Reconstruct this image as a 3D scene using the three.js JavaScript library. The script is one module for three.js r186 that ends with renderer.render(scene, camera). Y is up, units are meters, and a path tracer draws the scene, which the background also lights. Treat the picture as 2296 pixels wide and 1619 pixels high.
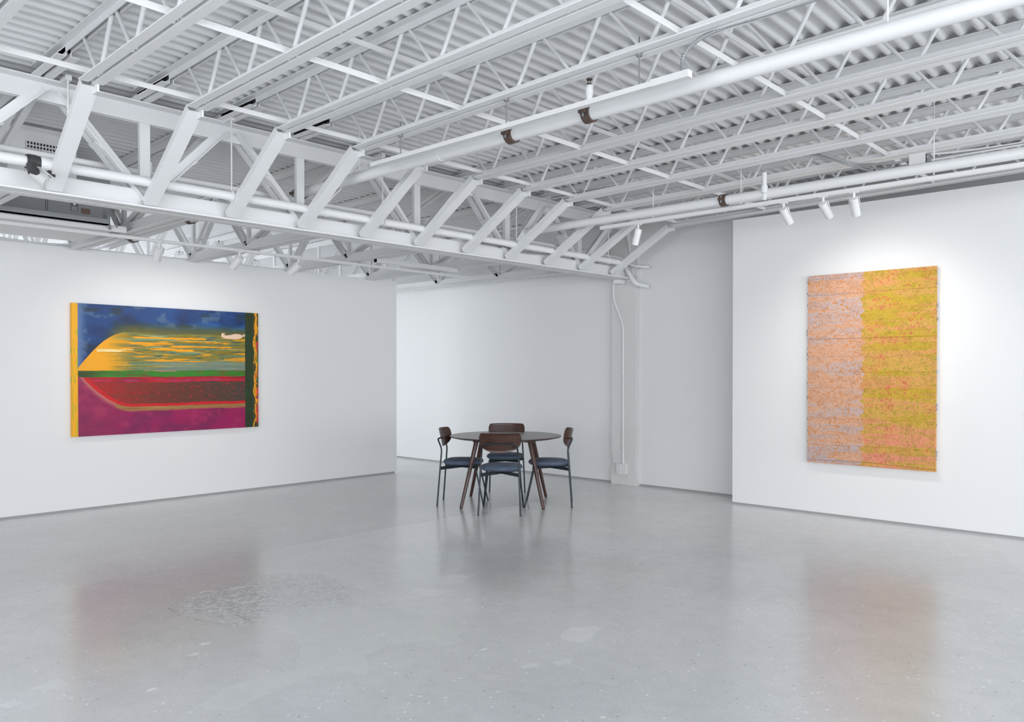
import * as THREE from 'three';
import { mergeGeometries } from 'three/addons/utils/BufferGeometryUtils.js';
import { RectAreaLightUniformsLib } from 'three/addons/lights/RectAreaLightUniformsLib.js';

// ---------------------------------------------------------------- camera, sky, daylight, exposure
// Room axes: u runs along the left wall (right and away), v along the right wall (left and away), y up.
// three.js x = u, y = y, z = -v.
const W = (u, y, v) => new THREE.Vector3(u, y, -v);
const scene = new THREE.Scene();
scene.background = new THREE.Color(0.80, 0.88, 1.0);
const renderer = new THREE.WebGLRenderer();
renderer.toneMapping = THREE.LinearToneMapping;
renderer.toneMappingExposure = 1.17;
renderer.shadowMap.enabled = true;
RectAreaLightUniformsLib.init();

const FPX = 1785.55, YAW = 0.7499, PITCH = -0.00986;
const camera = new THREE.PerspectiveCamera(2 * Math.atan(809.5 / FPX) * 180 / Math.PI, 2296 / 1619, 0.05, 60);
camera.position.copy(W(0, 1.42, 0));
camera.lookAt(W(Math.cos(YAW), 1.42 + Math.tan(PITCH), Math.sin(YAW)));
camera.setViewOffset(2296, 1619, 0, -38.99, 2296, 1619);
scene.add(camera);

// daylight: storefront windows behind the viewer, side windows left of the frame, windows in the far wall
// [axis, wall position, from, to, sill, head, strength]; one area light per window, the size of its glass
const GAIN = { front: .84, side: .82, far: .44, A: .2, B: .27, C: .45, P: .06 };
const WINDOWS = [];
for (const [a, b] of [[-4.4, -2.4], [-2.0, 0.0], [0.4, 2.4], [2.8, 4.8], [5.2, 7.2]]) WINDOWS.push(['front', -8.0, a, b, .35, 2.6, 9.0]);
for (const [a, b] of [[-7, -5], [-4, -2], [-1, 1], [2, 4]]) WINDOWS.push(['side', -5.0, a, b, .6, 2.7, 8.0]);
for (const [a, b] of [[9.4, 10.9], [11.3, 12.8]]) WINDOWS.push(['side', -5.0, a, b, .6, 2.5, 8.0, 1]);
for (const [a, b] of [[-3.5, -1.5], [-.8, 1.2], [2, 4], [4.8, 6.8]]) WINDOWS.push(['far', 13.2, a, b, .6, 2.5, 8.0]);
for (const [wall, at, a, b, y0, y1, power, deep] of WINDOWS) {
  const L = new THREE.RectAreaLight(new THREE.Color(0.94, 0.97, 1.0), power * GAIN[deep ? 'far' : wall], b - a, y1 - y0), m = (a + b) / 2, y = (y0 + y1) / 2;
  L.position.copy(wall === 'front' ? W(m, y, at + .04) : wall === 'far' ? W(m, y, at - .04) : W(at + .04, y, m));
  L.lookAt(wall === 'front' ? W(m, y, 6) : wall === 'far' ? W(m, y, 0) : W(6, y, m));
  scene.add(L);
}

// ---------------------------------------------------------------- helpers
let seed = 12345;
const rnd = () => { seed = (seed * 1664525 + 1013904223) >>> 0; return seed / 4294967296; };
const R = (a, b) => a + (b - a) * rnd();
const used = {};
function numbered(name) { if (!(name in used)) { used[name] = 0; return name; } used[name]++; return name + '_' + String(used[name]).padStart(3, '0'); }
function shadow(o) { o.castShadow = true; o.receiveShadow = true; return o; }
function thing(name, label, category, group) {
  const o = new THREE.Group(); o.name = numbered(name); scene.add(o);
  o.userData = { label, category }; if (group) o.userData.group = group; return o;
}
function part(name, geo, mat, parent, label) {
  const m = shadow(new THREE.Mesh(Array.isArray(geo) ? (geo.length > 1 ? mergeGeometries(geo.map(flat)) : geo[0]) : geo, mat));
  m.name = parent === scene ? numbered(name) : name; parent.add(m); if (label) m.userData.label = label; return m;
}
function solo(name, geo, mat, label, category, group) {
  const m = part(name, geo, mat, scene); m.userData = { label, category }; if (group) m.userData.group = group; return m;
}
function struct(name, geo, mat, label) {
  const m = part(name, geo, mat, scene); m.userData = { kind: 'structure' }; if (label) m.userData.label = label; return m;
}
const flat = g => { const q = g.index ? g.toNonIndexed() : g; for (const k of Object.keys(q.attributes)) if (!['position', 'normal', 'uv'].includes(k)) q.deleteAttribute(k); return q; };
// box in room coordinates, uv in metres
function box(u0, u1, y0, y1, v0, v1) {
  const g = new THREE.BoxGeometry(Math.abs(u1 - u0), y1 - y0, Math.abs(v1 - v0));
  g.translate((u0 + u1) / 2, (y0 + y1) / 2, -(v0 + v1) / 2);
  const p = g.attributes.position, n = g.attributes.normal, t = g.attributes.uv;
  for (let i = 0; i < p.count; i++) {
    const ax = Math.abs(n.getX(i)) > .5 ? [p.getZ(i), p.getY(i)] : Math.abs(n.getY(i)) > .5 ? [p.getX(i), p.getZ(i)] : [p.getX(i), p.getY(i)];
    t.setXY(i, ax[0], ax[1]);
  }
  return g;
}
// straight bar with a 2D profile (points [side, up]) swept from A to B
function bar(prof, A, B, upHint = new THREE.Vector3(0, 1, 0)) {
  const s = new THREE.Shape(prof.map(q => new THREE.Vector2(q[0], q[1])));
  const d = new THREE.Vector3().subVectors(B, A), len = d.length(); d.normalize();
  const g = new THREE.ExtrudeGeometry(s, { depth: len, bevelEnabled: false });
  let side = new THREE.Vector3().crossVectors(upHint, d).normalize(); const up = new THREE.Vector3().crossVectors(d, side);
  g.applyMatrix4(new THREE.Matrix4().makeBasis(side, up, d).setPosition(A));
  return g;
}
const rect = (w, h, cx = 0, cy = 0) => [[cx - w / 2, cy - h / 2], [cx + w / 2, cy - h / 2], [cx + w / 2, cy + h / 2], [cx - w / 2, cy + h / 2]];
// L profile: horizontal leg of width w on side s, vertical leg of height h (up if h > 0), corner at x = s*gap
function ell(s, gap, w, h, t) {
  const hs = Math.sign(h), P = [[s * gap, 0], [s * (gap + w), 0], [s * (gap + w), hs * t], [s * (gap + t), hs * t], [s * (gap + t), h], [s * gap, h]];
  return THREE.ShapeUtils.area(P.map(q => new THREE.Vector2(...q))) < 0 ? P.reverse() : P;
}
function doubleAngle(A, B, gap, w, h, t, upHint) { return [bar(ell(1, gap, w, h, t), A, B, upHint), bar(ell(-1, gap, w, h, t), A, B, upHint)]; }
function rod(A, B, r, seg = 10) {
  const d = new THREE.Vector3().subVectors(B, A), g = new THREE.CylinderGeometry(r, r, d.length(), seg, 1);
  g.applyQuaternion(new THREE.Quaternion().setFromUnitVectors(new THREE.Vector3(0, 1, 0), d.clone().normalize()));
  g.translate((A.x + B.x) / 2, (A.y + B.y) / 2, (A.z + B.z) / 2); return g;
}
function cone(A, B, ra, rb, seg = 20) {
  const d = new THREE.Vector3().subVectors(B, A), g = new THREE.CylinderGeometry(rb, ra, d.length(), seg, 1);
  g.applyQuaternion(new THREE.Quaternion().setFromUnitVectors(new THREE.Vector3(0, 1, 0), d.clone().normalize()));
  g.translate((A.x + B.x) / 2, (A.y + B.y) / 2, (A.z + B.z) / 2); return g;
}
function tube(pts, r, n = 48, seg = 10, tension = 0.5) { return new THREE.TubeGeometry(new THREE.CatmullRomCurve3(pts, false, 'catmullrom', tension), n, r, seg, false); }
// polyline pipe with rounded corners
function bent(pts, rad, r, seg = 10) {
  const path = new THREE.CurvePath();
  let prev = pts[0];
  for (let i = 1; i < pts.length; i++) {
    if (i < pts.length - 1) {
      const a = new THREE.Vector3().subVectors(pts[i - 1], pts[i]), b = new THREE.Vector3().subVectors(pts[i + 1], pts[i]);
      const q = Math.min(rad, a.length() * .45, b.length() * .45);
      const p0 = pts[i].clone().add(a.normalize().multiplyScalar(q)), p1 = pts[i].clone().add(b.normalize().multiplyScalar(q));
      path.add(new THREE.LineCurve3(prev, p0)); path.add(new THREE.QuadraticBezierCurve3(p0, pts[i], p1)); prev = p1;
    } else path.add(new THREE.LineCurve3(prev, pts[i]));
  }
  return new THREE.TubeGeometry(path, pts.length * 14, r, seg, false);
}

// value noise
const HT = new Float32Array(65536); for (let i = 0; i < 65536; i++) HT[i] = rnd();
const h2 = (x, y) => HT[((x * 374761 + y * 668265 + ((x ^ (y << 5)) * 1274)) >>> 0) & 65535];
function vn(x, y) {
  const xi = Math.floor(x), yi = Math.floor(y); let fx = x - xi, fy = y - yi; fx = fx * fx * (3 - 2 * fx); fy = fy * fy * (3 - 2 * fy);
  const a = h2(xi, yi), b = h2(xi + 1, yi), c = h2(xi, yi + 1), d = h2(xi + 1, yi + 1);
  return a + (b - a) * fx + (c - a) * fy + (a - b - c + d) * fx * fy;
}
function fbm(x, y, o = 4) { let s = 0, a = .5, t = 0; for (let i = 0; i < o; i++) { s += a * vn(x, y); t += a; a *= .5; x = x * 2.03 + 17.1; y = y * 2.03 + 9.7; } return s / t; }
const sm = (a, b, x) => { const t = Math.min(1, Math.max(0, (x - a) / (b - a))); return t * t * (3 - 2 * t); };
const mix3 = (a, b, t) => [a[0] + (b[0] - a[0]) * t, a[1] + (b[1] - a[1]) * t, a[2] + (b[2] - a[2]) * t];
function dataTex(w, h, fn, srgb = true) {
  const d = new Uint8Array(w * h * 4);
  for (let j = 0; j < h; j++) for (let i = 0; i < w; i++) {
    const c = fn((i + .5) / w, (j + .5) / h), k = (j * w + i) * 4;
    d[k] = Math.max(0, Math.min(255, c[0])); d[k + 1] = Math.max(0, Math.min(255, c[1])); d[k + 2] = Math.max(0, Math.min(255, c[2])); d[k + 3] = 255;
  }
  const t = new THREE.DataTexture(d, w, h, THREE.RGBAFormat); t.magFilter = THREE.LinearFilter; t.minFilter = THREE.LinearMipmapLinearFilter; t.generateMipmaps = true;
  t.wrapS = t.wrapT = THREE.RepeatWrapping; if (srgb) t.colorSpace = THREE.SRGBColorSpace; t.needsUpdate = true; return t;
}

// ---------------------------------------------------------------- materials
const std = (r, g, b, rough, extra = {}) => new THREE.MeshStandardMaterial({ color: new THREE.Color().setRGB(r, g, b), roughness: rough, ...extra });
const plasterBump = dataTex(512, 512, (x, y) => { const v = 128 + 90 * (fbm(x * 90, y * 90, 3) - .5); return [v, v, v]; }, false);
const M = {};
M.wall = std(.86, .86, .86, .75, { bumpMap: plasterBump, bumpScale: .0006 });
M.wallC = std(.82, .825, .83, .75, { bumpMap: plasterBump, bumpScale: .0008 });
M.shell = std(.86, .86, .85, .85);
M.steel = std(.84, .845, .855, .5);
M.steelDull = std(.82, .825, .83, .6);
M.deck = std(.84, .845, .855, .6);
M.pipe = std(.84, .845, .855, .42);
M.reveal = std(.42, .42, .42, .7);
M.concrete = std(.74, .74, .735, .8, { bumpMap: dataTex(512, 512, (x, y) => { const v = 255 * (fbm(x * 30, y * 30, 5) * .7 + .3 * (fbm(x * 7, y * 7, 3) > .62 ? 0 : 1)); return [v, v, v]; }, false), bumpScale: .004 });
M.brown = std(.10, .068, .055, .5);
M.darkPipe = std(.045, .045, .048, .5);
M.bareSteel = std(.33, .335, .345, .4, { metalness: .6 });
M.galv = std(.36, .37, .385, .45, { metalness: .35 });
M.galvDark = std(.17, .175, .185, .5, { metalness: .3 });
M.black = std(.02, .02, .022, .6);
M.chairMetal = std(.010, .019, .028, .38, { metalness: .1 });
M.white = std(.82, .82, .825, .35);
M.plastic = std(.80, .80, .80, .4);
M.wire = std(.30, .30, .31, .5);
M.lampGlow = new THREE.MeshStandardMaterial({ color: 0xffffff, emissive: new THREE.Color(1, .97, .92), emissiveIntensity: 1.2, roughness: .4 });
M.glass = new THREE.MeshPhysicalMaterial({ color: 0xffffff, transmission: 1, thickness: 0, roughness: .02, ior: 1.5 });
M.glassSolid = new THREE.MeshPhysicalMaterial({ color: 0xffffff, transmission: 1, thickness: .01, roughness: .03, ior: 1.5 });

// ---------------------------------------------------------------- floor: two polished concrete slabs with a sawn joint at v = 5.70
function inPoly(P, x, y) { let c = false; for (let i = 0, j = P.length - 1; i < P.length; j = i++) { const [xi, yi] = P[i], [xj, yj] = P[j]; if ((yi > y) !== (yj > y) && x < (xj - xi) * (y - yi) / (yj - yi) + xi) c = !c; } return c; }
function edgeDist(P, x, y) { let m = 9; for (let i = 0, j = P.length - 1; i < P.length; j = i++) { const [ax, ay] = P[j], [bx, by] = P[i]; const dx = bx - ax, dy = by - ay; let t = ((x - ax) * dx + (y - ay) * dy) / (dx * dx + dy * dy); t = Math.max(0, Math.min(1, t)); m = Math.min(m, Math.hypot(x - ax - dx * t, y - ay - dy * t)); } return m; }
const ROUGH = [[2.04, 4.5], [2.07, 4.76], [2.23, 4.89], [2.4, 4.97], [2.56, 4.99], [2.87, 5.04], [3.08, 4.97], [3.24, 4.73], [3.19, 4.32], [2.91, 3.88], [2.78, 3.98], [2.67, 4.06], [2.43, 4.08], [2.29, 4.02], [2.19, 4.07], [2.11, 4.3]];
const CORE = [[2.07, 4.76], [2.38, 4.94], [2.58, 4.91], [2.7, 4.75], [2.53, 4.33], [2.42, 4.18], [2.24, 4.09], [2.12, 4.21], [2.05, 4.53]];
const SKIM = [[2.33, 3.95], [2.42, 4.05], [2.71, 4.04], [2.82, 3.94], [2.94, 3.69], [3.04, 3.64], [3.08, 3.49], [3.08, 3.32], [3.1, 3.24], [3.06, 3.18], [3.01, 3.12], [2.93, 3.12], [2.88, 3.06], [2.81, 3.04], [2.73, 3.07], [2.79, 3.15], [2.69, 3.22], [2.57, 3.26], [2.4, 3.24], [2.33, 3.1], [2.24, 3.02], [2.22, 3.07], [2.21, 3.14], [2.07, 3.2], [1.8, 3.16], [1.63, 3.11], [1.53, 3.25], [1.76, 3.37], [2.06, 3.33], [2.26, 3.58], [2.31, 3.74]];
const PATCHES = [[[3.31, 2.72], [3.42, 2.74], [3.54, 2.68], [3.54, 2.62], [3.43, 2.59], [3.35, 2.55], [3.28, 2.58], [3.24, 2.66]], [[2.82, 2.58], [2.91, 2.54], [2.87, 2.5], [2.8, 2.54]], [[2.96, 2.48], [3.05, 2.46], [3.01, 2.41], [2.94, 2.44]], [[3.33, 4.05], [3.46, 3.76], [3.31, 3.78]], [[3.56, 4.16], [3.81, 4.01], [3.81, 3.95], [3.66, 3.87], [3.55, 3.96]], [[4.76, 1.17], [4.84, 1.14], [4.82, 1.09], [4.74, 1.12]], [[.97, 3.88], [1.04, 3.9], [1.06, 3.84], [1.0, 3.82]], [[1.12, 3.98], [1.25, 4.02], [1.27, 3.94], [1.16, 3.9]]];
const SPOTS = [[1.49, 3.58, .018], [1.82, 3.87, .02], [1.93, 3.98, .025], [2.56, 4.85, .03], [2.39, 4.92, .025], [2.86, 2.86, .018], [2.63, 1.94, .014], [2.26, 2.65, .012], [2.18, 2.81, .01], [2.45, 4.7, .02], [2.3, 4.6, .015], [2.6, 4.6, .02]];
const bbox = P => [Math.min(...P.map(q => q[0])) - .1, Math.max(...P.map(q => q[0])) + .1, Math.min(...P.map(q => q[1])) - .1, Math.max(...P.map(q => q[1])) + .1];
const BB = { r: bbox(ROUGH), s: bbox(SKIM), p: PATCHES.map(bbox) };
const inB = (b, u, v) => u > b[0] && u < b[1] && v > b[2] && v < b[3];
function floorAt(u, v) {     // [r,g,b 0..255 sRGB, roughness 0..1]
  let L = 211 + 16 * (fbm(u * .55 + 3, v * .55, 4) - .5) + 13 * (fbm(u * 2.3, v * 2.3 + 40, 4) - .5);
  L += 9 * (fbm(u * 14, v * 14, 3) - .5) + 16 * (h2(Math.floor(u * 260), Math.floor(v * 260)) - .5);
  const tint = fbm(u * .9 + 80, v * .9 + 11, 3) - .5;
  let c = [L + 3 * tint, L + 1, L + 2 - 4 * tint], ro = .25 + .06 * (fbm(u * 1.7 + 5, v * 1.7 + 31, 4) - .5);
  // trowel marks and scuffs
  const sc = fbm(u * 22 + v * 9, v * 3 - u * 1.2, 2); if (sc > .8) { const k = (sc - .8) * 60; c = c.map(q => q - k); }
  const fleck = h2(Math.floor(u * 95) + 700, Math.floor(v * 95) + 300); if (fleck > .9965) c = c.map(q => q + 26); if (fleck < .002) c = c.map(q => q - 30);
  if (inB(BB.r, u, v)) {
    const wu = u + .05 * (fbm(u * 9, v * 9, 3) - .5), wv = v + .05 * (fbm(u * 9 + 50, v * 9, 3) - .5);
    if (inPoly(ROUGH, wu, wv)) {
      const d = edgeDist(ROUGH, wu, wv), k = sm(0, .16, d), core = inPoly(CORE, wu, wv) ? 1 : .55;
      const grit = fbm(u * 46, v * 46, 3); const e = (grit - .5) * 70 * k * core; c = c.map(q => q + e - 5 * k);
      const st = h2(Math.floor(u * 62) + 90, Math.floor(v * 62) + 17); if (st > .965) c = c.map(q => q + 34 * core); if (st < .05) c = c.map(q => q - 22 * core);
      ro += .22 * k * core;
      if (d < .012 && core > .9) c = c.map(q => q - 14);
    }
  }
  if (inB(BB.s, u, v)) {
    const wu = u + .03 * (fbm(u * 12 + 7, v * 12, 3) - .5), wv = v + .03 * (fbm(u * 12, v * 12 + 60, 3) - .5);
    if (inPoly(SKIM, wu, wv)) { const f = 8 + 10 * (fbm(u * 5 + 2, v * 9, 3) - .5); c = [c[0] * .72 + (206 + f) * .28 + 5, c[1] * .72 + (208 + f) * .28 + 5, c[2] * .72 + (204 + f) * .28 + 4]; ro += .10; }
  }
  for (let i = 0; i < PATCHES.length; i++) if (inB(BB.p[i], u, v)) { const wu = u + .02 * (fbm(u * 20, v * 20, 2) - .5), wv = v + .02 * (fbm(u * 20 + 9, v * 20, 2) - .5); if (inPoly(PATCHES[i], wu, wv)) { const k = i === 5 || i === 2 ? 7 : 11; c = c.map(q => q + k); ro += .08; } }
  for (const [su, sv, r] of SPOTS) { const d = Math.hypot((u - su) * 1.0, (v - sv) * 1.6) / r; if (d < 1.6 && d < .7 + .9 * fbm(u * 60, v * 60, 2)) c = c.map(q => q + 24); }
  return [...c, ro];
}
const FS = 8.2, FU0 = .45, FV0 = -2.45;              // near texture: 8.2 m square, v from -2.45 to 5.75
const NEAR = 2048, near3 = new Uint8Array(NEAR * NEAR * 4), nearR = new Uint8Array(1024 * 1024 * 4);
for (let j = 0; j < NEAR; j++) for (let i = 0; i < NEAR; i++) {
  const u = FU0 + (i + .5) / NEAR * FS, v = FV0 + (j + .5) / NEAR * FS, c = floorAt(u, v), k = (j * NEAR + i) * 4;
  near3[k] = Math.max(0, Math.min(255, c[0])); near3[k + 1] = Math.max(0, Math.min(255, c[1])); near3[k + 2] = Math.max(0, Math.min(255, c[2])); near3[k + 3] = 255;
  if (!(i & 1) && !(j & 1)) { const q = ((j >> 1) * 1024 + (i >> 1)) * 4, g = Math.max(0, Math.min(255, c[3] * 255)); nearR[q] = nearR[q + 1] = nearR[q + 2] = g; nearR[q + 3] = 255; }
}
function tex(d, n, srgb) { const t = new THREE.DataTexture(d, n, n, THREE.RGBAFormat); t.magFilter = THREE.LinearFilter; t.minFilter = THREE.LinearMipmapLinearFilter; t.generateMipmaps = true; t.wrapS = t.wrapT = THREE.MirroredRepeatWrapping; if (srgb) t.colorSpace = THREE.SRGBColorSpace; t.needsUpdate = true; return t; }
M.floorNear = new THREE.MeshPhysicalMaterial({ map: tex(near3, NEAR, true), roughnessMap: tex(nearR, 1024, false), roughness: 1, clearcoat: .35, clearcoatRoughness: .14 });
const farMap = dataTex(1024, 1024, (x, y) => floorAt(20 + x * 8.2, 20 + y * 8.2));
M.floorFar = new THREE.MeshPhysicalMaterial({ map: farMap, roughness: .28, clearcoat: .35, clearcoatRoughness: .14 });
const floor = new THREE.Group(); floor.name = 'floor'; floor.userData = { kind: 'structure', label: 'polished grey concrete floor with worn patches' }; scene.add(floor);
function slab(u0, u1, v0, v1, mat, ox, oz) {
  const g = box(u0, u1, -.15, 0, v0, v1), p = g.attributes.position, t = g.attributes.uv;
  for (let i = 0; i < p.count; i++) t.setXY(i, (p.getX(i) - ox) / FS, (-p.getZ(i) - oz) / FS);
  return part('slab', g, mat, floor);
}
slab(-5, 8.6, -8.2, 5.697, M.floorNear, FU0, FV0);
slab(-5, 8.6, 5.703, 13.4, M.floorFar, 0, 0);
part('joint_filler', box(-5, 8.6, -.16, -.003, 5.69, 5.71), M.wire, floor);

// ---------------------------------------------------------------- walls
const WB_TOP = 3.02;
struct('wall_left', box(-5, 7.014, .018, 2.659, 8.729, 8.86), M.wall, 'long white partition wall with the colourful painting');
struct('baseboard_left', box(-5, 6.99, 0, .020, 8.742, 8.85), M.reveal, 'thin dark reveal under the left partition');
struct('wall_right', box(7.825, 7.98, .018, WB_TOP, -8, 4.07), M.wall, 'white partition wall with the tall orange painting');
struct('baseboard_right', box(7.836, 7.97, 0, .020, -8, 4.05), M.reveal, 'thin dark reveal under the right partition');
struct('wall_back', box(8.265, 8.45, .02, 3.75, -8.2, 13.4), M.wallC, 'grey-white outer wall behind the concrete column');
struct('baseboard_back', box(8.278, 8.40, 0, .022, -8.2, 13.4), M.reveal, 'dark gap under the outer wall');
// outer walls with window openings; box() on the wall's own axes
function windowWall(name, wall, lo, hi, t0, t1, label) {
  const B = (a, b, y0, y1, p, q) => wall === 'side' ? box(p, q, y0, y1, a, b) : box(a, b, y0, y1, p, q);
  const ws = WINDOWS.filter(w => w[0] === wall), gs = []; let a = lo;
  for (const [, , w0, w1, y0, y1] of ws) { gs.push(B(a, w0, 0, 3.75, t0, t1), B(w0, w1, 0, y0, t0, t1), B(w0, w1, y1, 3.75, t0, t1)); a = w1; }
  gs.push(B(a, hi, 0, 3.75, t0, t1)); struct(name, gs, M.shell, label);
  const m = (t0 + t1) / 2;
  for (const [, , w0, w1, y0, y1] of ws) {
    const g = new THREE.Group(); g.name = 'window_' + (++windowWall.n); g.userData = { kind: 'structure' }; scene.add(g);
    part('pane', B(w0 + .04, w1 - .04, y0 + .04, y1 - .04, m - .003, m + .003), M.glass, g);
    part('window_frame', [B(w0, w1, y0, y0 + .04, m - .03, m + .03), B(w0, w1, y1 - .04, y1, m - .03, m + .03), B(w0, w0 + .04, y0 + .04, y1 - .04, m - .03, m + .03), B(w1 - .04, w1, y0 + .04, y1 - .04, m - .03, m + .03)], M.galvDark, g);
  }
}
windowWall.n = 0;
windowWall('wall_far', 'far', -5, 8.4, 13.2, 13.4, 'pale far wall beyond the left partition');
windowWall('wall_side', 'side', -8.2, 13.4, -5.2, -5, 'white side wall left of the frame');
windowWall('wall_front', 'front', -5, 8.45, -8.2, -8.0, 'window wall behind the viewer');

// ---------------------------------------------------------------- roof deck (corrugated sheets), falling slightly away from the viewer
const SLOPE = .015;
const yTop = v => 3.345 - SLOPE * (v - 4.65);        // underside of the deck / top of the joists
const yBot = v => 3.03 - SLOPE * (v - 4.75);         // underside of the joists
const ceiling = new THREE.Group(); ceiling.name = 'ceiling'; ceiling.userData = { kind: 'structure', label: 'white corrugated steel roof deck' }; scene.add(ceiling);
{
  const pitch = .1016, depth = .036, per = 8, seg = 12, U0 = -5.1, U1 = 8.4;
  const prof = x => { const c = Math.cos(2 * Math.PI * x), s = Math.sign(c) * Math.pow(Math.abs(c), .62); return depth * (.5 - .5 * s); };   // 0 at the trough that rests on the joists
  let n = 0;
  for (let v0 = -8.272; v0 < 13.4; v0 += pitch * per, n++) {
    const pos = [], uv = [], idx = [], N = per * seg;
    for (let i = 0; i <= N + 2; i++) {
      const x = i / seg, v = v0 + x * pitch, y = yTop(v) + prof(x) + (i > N - 1 ? -.0015 : .0012);
      for (const u of [U0, U1]) { pos.push(u, y, -v); uv.push(u, v); }
    }
    for (let i = 0; i < N + 2; i++) { const a = i * 2; idx.push(a, a + 1, a + 2, a + 1, a + 3, a + 2); }
    // second skin so that the sheet has thickness
    const m = pos.length / 3; for (let i = 0; i < m; i++) { pos.push(pos[i * 3], pos[i * 3 + 1] + .006, pos[i * 3 + 2]); uv.push(uv[i * 2], uv[i * 2 + 1]); }
    for (let i = 0; i < N + 2; i++) { const a = i * 2 + m; idx.push(a, a + 2, a + 1, a + 1, a + 2, a + 3); }
    const g = new THREE.BufferGeometry(); g.setAttribute('position', new THREE.Float32BufferAttribute(pos, 3)); g.setAttribute('uv', new THREE.Float32BufferAttribute(uv, 2)); g.setIndex(idx); g.computeVertexNormals();
    part('deck_sheet', g, M.deck, ceiling);
  }
  part('roof_board', box(-5.2, 8.45, 3.60, 3.75, -8.2, 13.4), M.shell, ceiling);
}

// ---------------------------------------------------------------- open-web roof joists in the near bay
const JU = k => 1.665 + .6096 * k;
const ord = ['first', 'second', 'third', 'fourth', 'fifth', 'sixth', 'seventh', 'eighth', 'ninth', 'tenth', 'eleventh'];
const V0 = -7.9;
const chordGap = .011, chordT = .006;
const jGeo = {
  top: mergeGeometries(doubleAngle(W(0, yTop(V0), V0), W(0, yTop(5.62), 5.62), chordGap, .048, -.045, chordT).map(flat)),
  bot: mergeGeometries(doubleAngle(W(0, yBot(V0), V0), W(0, yBot(4.77), 4.77), chordGap, .055, .05, chordT).map(flat)),
  seat: mergeGeometries(doubleAngle(W(0, 3.268, 5.12), W(0, 3.268, 5.80), chordGap, .05, .055, chordT).map(flat)),
  post: rod(W(0, 3.29, 5.16), W(0, yTop(5.16) - .02, 5.16), .011, 8),
};
const rodGeos = [];
{
  const P = .466;
  for (let n = 0; n < 12; n++) {
    const vt = 4.886 - P * n, vb = 4.655 - P * n, vt2 = vt - P;
    rodGeos.push(rod(W(0, yTop(vt) - .012, vt), W(0, yBot(vb) + .012, vb), .0105, 8));
    if (n < 11) rodGeos.push(rod(W(0, yBot(vb) + .012, vb - .03), W(0, yTop(vt2) - .012, vt2 + .035), .0125, 8));
  }
}
for (let k = -2; k <= 10; k++) {
  const lab = k < 0 ? (k === -1 ? 'white open-web roof joist cut by the top left corner' : 'white open-web roof joist left of the frame')
    : `white open-web roof joist on the ${ord[k]} slanted brace from the left`;
  const j = thing('roof_joist', lab, 'joist', 'open-web roof joists');
  part('top_chord', jGeo.top, M.steel, j); part('bottom_chord', jGeo.bot, M.steel, j); part('seat', jGeo.seat, M.steel, j); part('post', jGeo.post, M.steel, j);
  for (const g of rodGeos) part('web_rod', g, M.steel, j);
  j.position.x = JU(k);
}
// bridging bars that tie the joists
const bridging = [[3.67, 3.085, 'b', 'lower bridging bar nearer the girder'], [3.69, 3.272, 't', 'upper bridging bar nearer the girder'], [2.10, 3.11, 'b', 'lower bridging bar nearer the viewer'], [2.16, 3.30, 't', 'upper bridging bar nearer the viewer'], [4.72, 3.085, 'e', 'thin bridging bar beside the joist ends']];
for (const [v, y, kind, what] of bridging) {
  const o = solo('bridging_bar', bar(kind === 'b' ? ell(1, -.02, .04, -.034, .005) : ell(1, -.02, .034, -.03, .005), W(JU(-2) - .2, y, v), W(JU(10), y, v)), M.white, 'white steel ' + what + ' across the joists', 'bar', 'bridging bars');
}

// ---------------------------------------------------------------- girder truss
const GV = 5.69, GT = 3.266, GB = 2.543;
{
  const g = thing('girder_truss', 'deep white steel girder truss crossing the room to the column', 'girder');
  part('top_chord', doubleAngle(W(-4.9, GT, GV), W(8.24, GT, GV), .012, .095, -.122, .011), M.steel, g);
  part('bottom_chord', doubleAngle(W(-4.9, GB, GV), W(8.20, GB, GV), .012, .095, .135, .011), M.steel, g);
  const bots = [-2.60, -1.37, -.135, 1.10, 2.335, 3.575, 4.81, 6.03, 7.24], tops = [-3.2, -1.98, -.74, .50, 1.737, 2.965, 4.20, 5.43, 6.63, 7.93];
  const yb = GB + .06, yt = GT - .06;
  const diag = (u0, y0, u1, y1) => part('diagonal', doubleAngle(W(u0, y0, GV), W(u1, y1, GV), .02, .052, .062, .007, new THREE.Vector3(0, 1, 0)), M.steel, g);
  bots.forEach((b, i) => {
    diag(tops[i] + .03, yt, b - .03, yb); diag(b + .03, yb, tops[i + 1] - .03, yt);
    part('vertical', box(b - .035, b + .035, GB + .1, GT - .1, GV - .012, GV + .024), M.steel, g);
    const m = [(tops[i] + b) / 2, (tops[i + 1] + b) / 2];
    for (const [q, s] of [[m[0], 1], [m[1], -1]]) {
      const bt = bar([[-.06, -.003], [.06, -.003], [.06, .003], [-.06, .003]], W(q - .045, (yb + yt) / 2 + .035 * s, GV), W(q + .045, (yb + yt) / 2 - .035 * s, GV));
      part('batten_plate', bt, M.steel, g);
    }
  });
}
// slanted braces from the girder's lower chord up to each joist
for (let k = 0; k <= 10; k++) {
  const ub = 1.735 + .6065 * k, ut = JU(k) + .005;
  const A = W(ub, GB + .02, GV - .085), B = W(ut, yBot(4.80) - .012, 4.80);
  const o = thing('knee_brace', `slanted white steel brace, ${ord[k]} from the left along the girder`, 'brace', 'slanted braces along the girder');
  part('brace_bar', bar([[-.046, 0], [.046, 0], [.046, -.008], [-.038, -.008], [-.038, -.05], [-.046, -.05]].reverse().map(q => [q[0], -q[1]]), A, B), M.steel, o);
  part('end_plate', box(ut + .028, ut + .04, yBot(4.8) - .04, yBot(4.8) + .035, 4.77, 4.86), M.steel, o);
}

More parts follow.
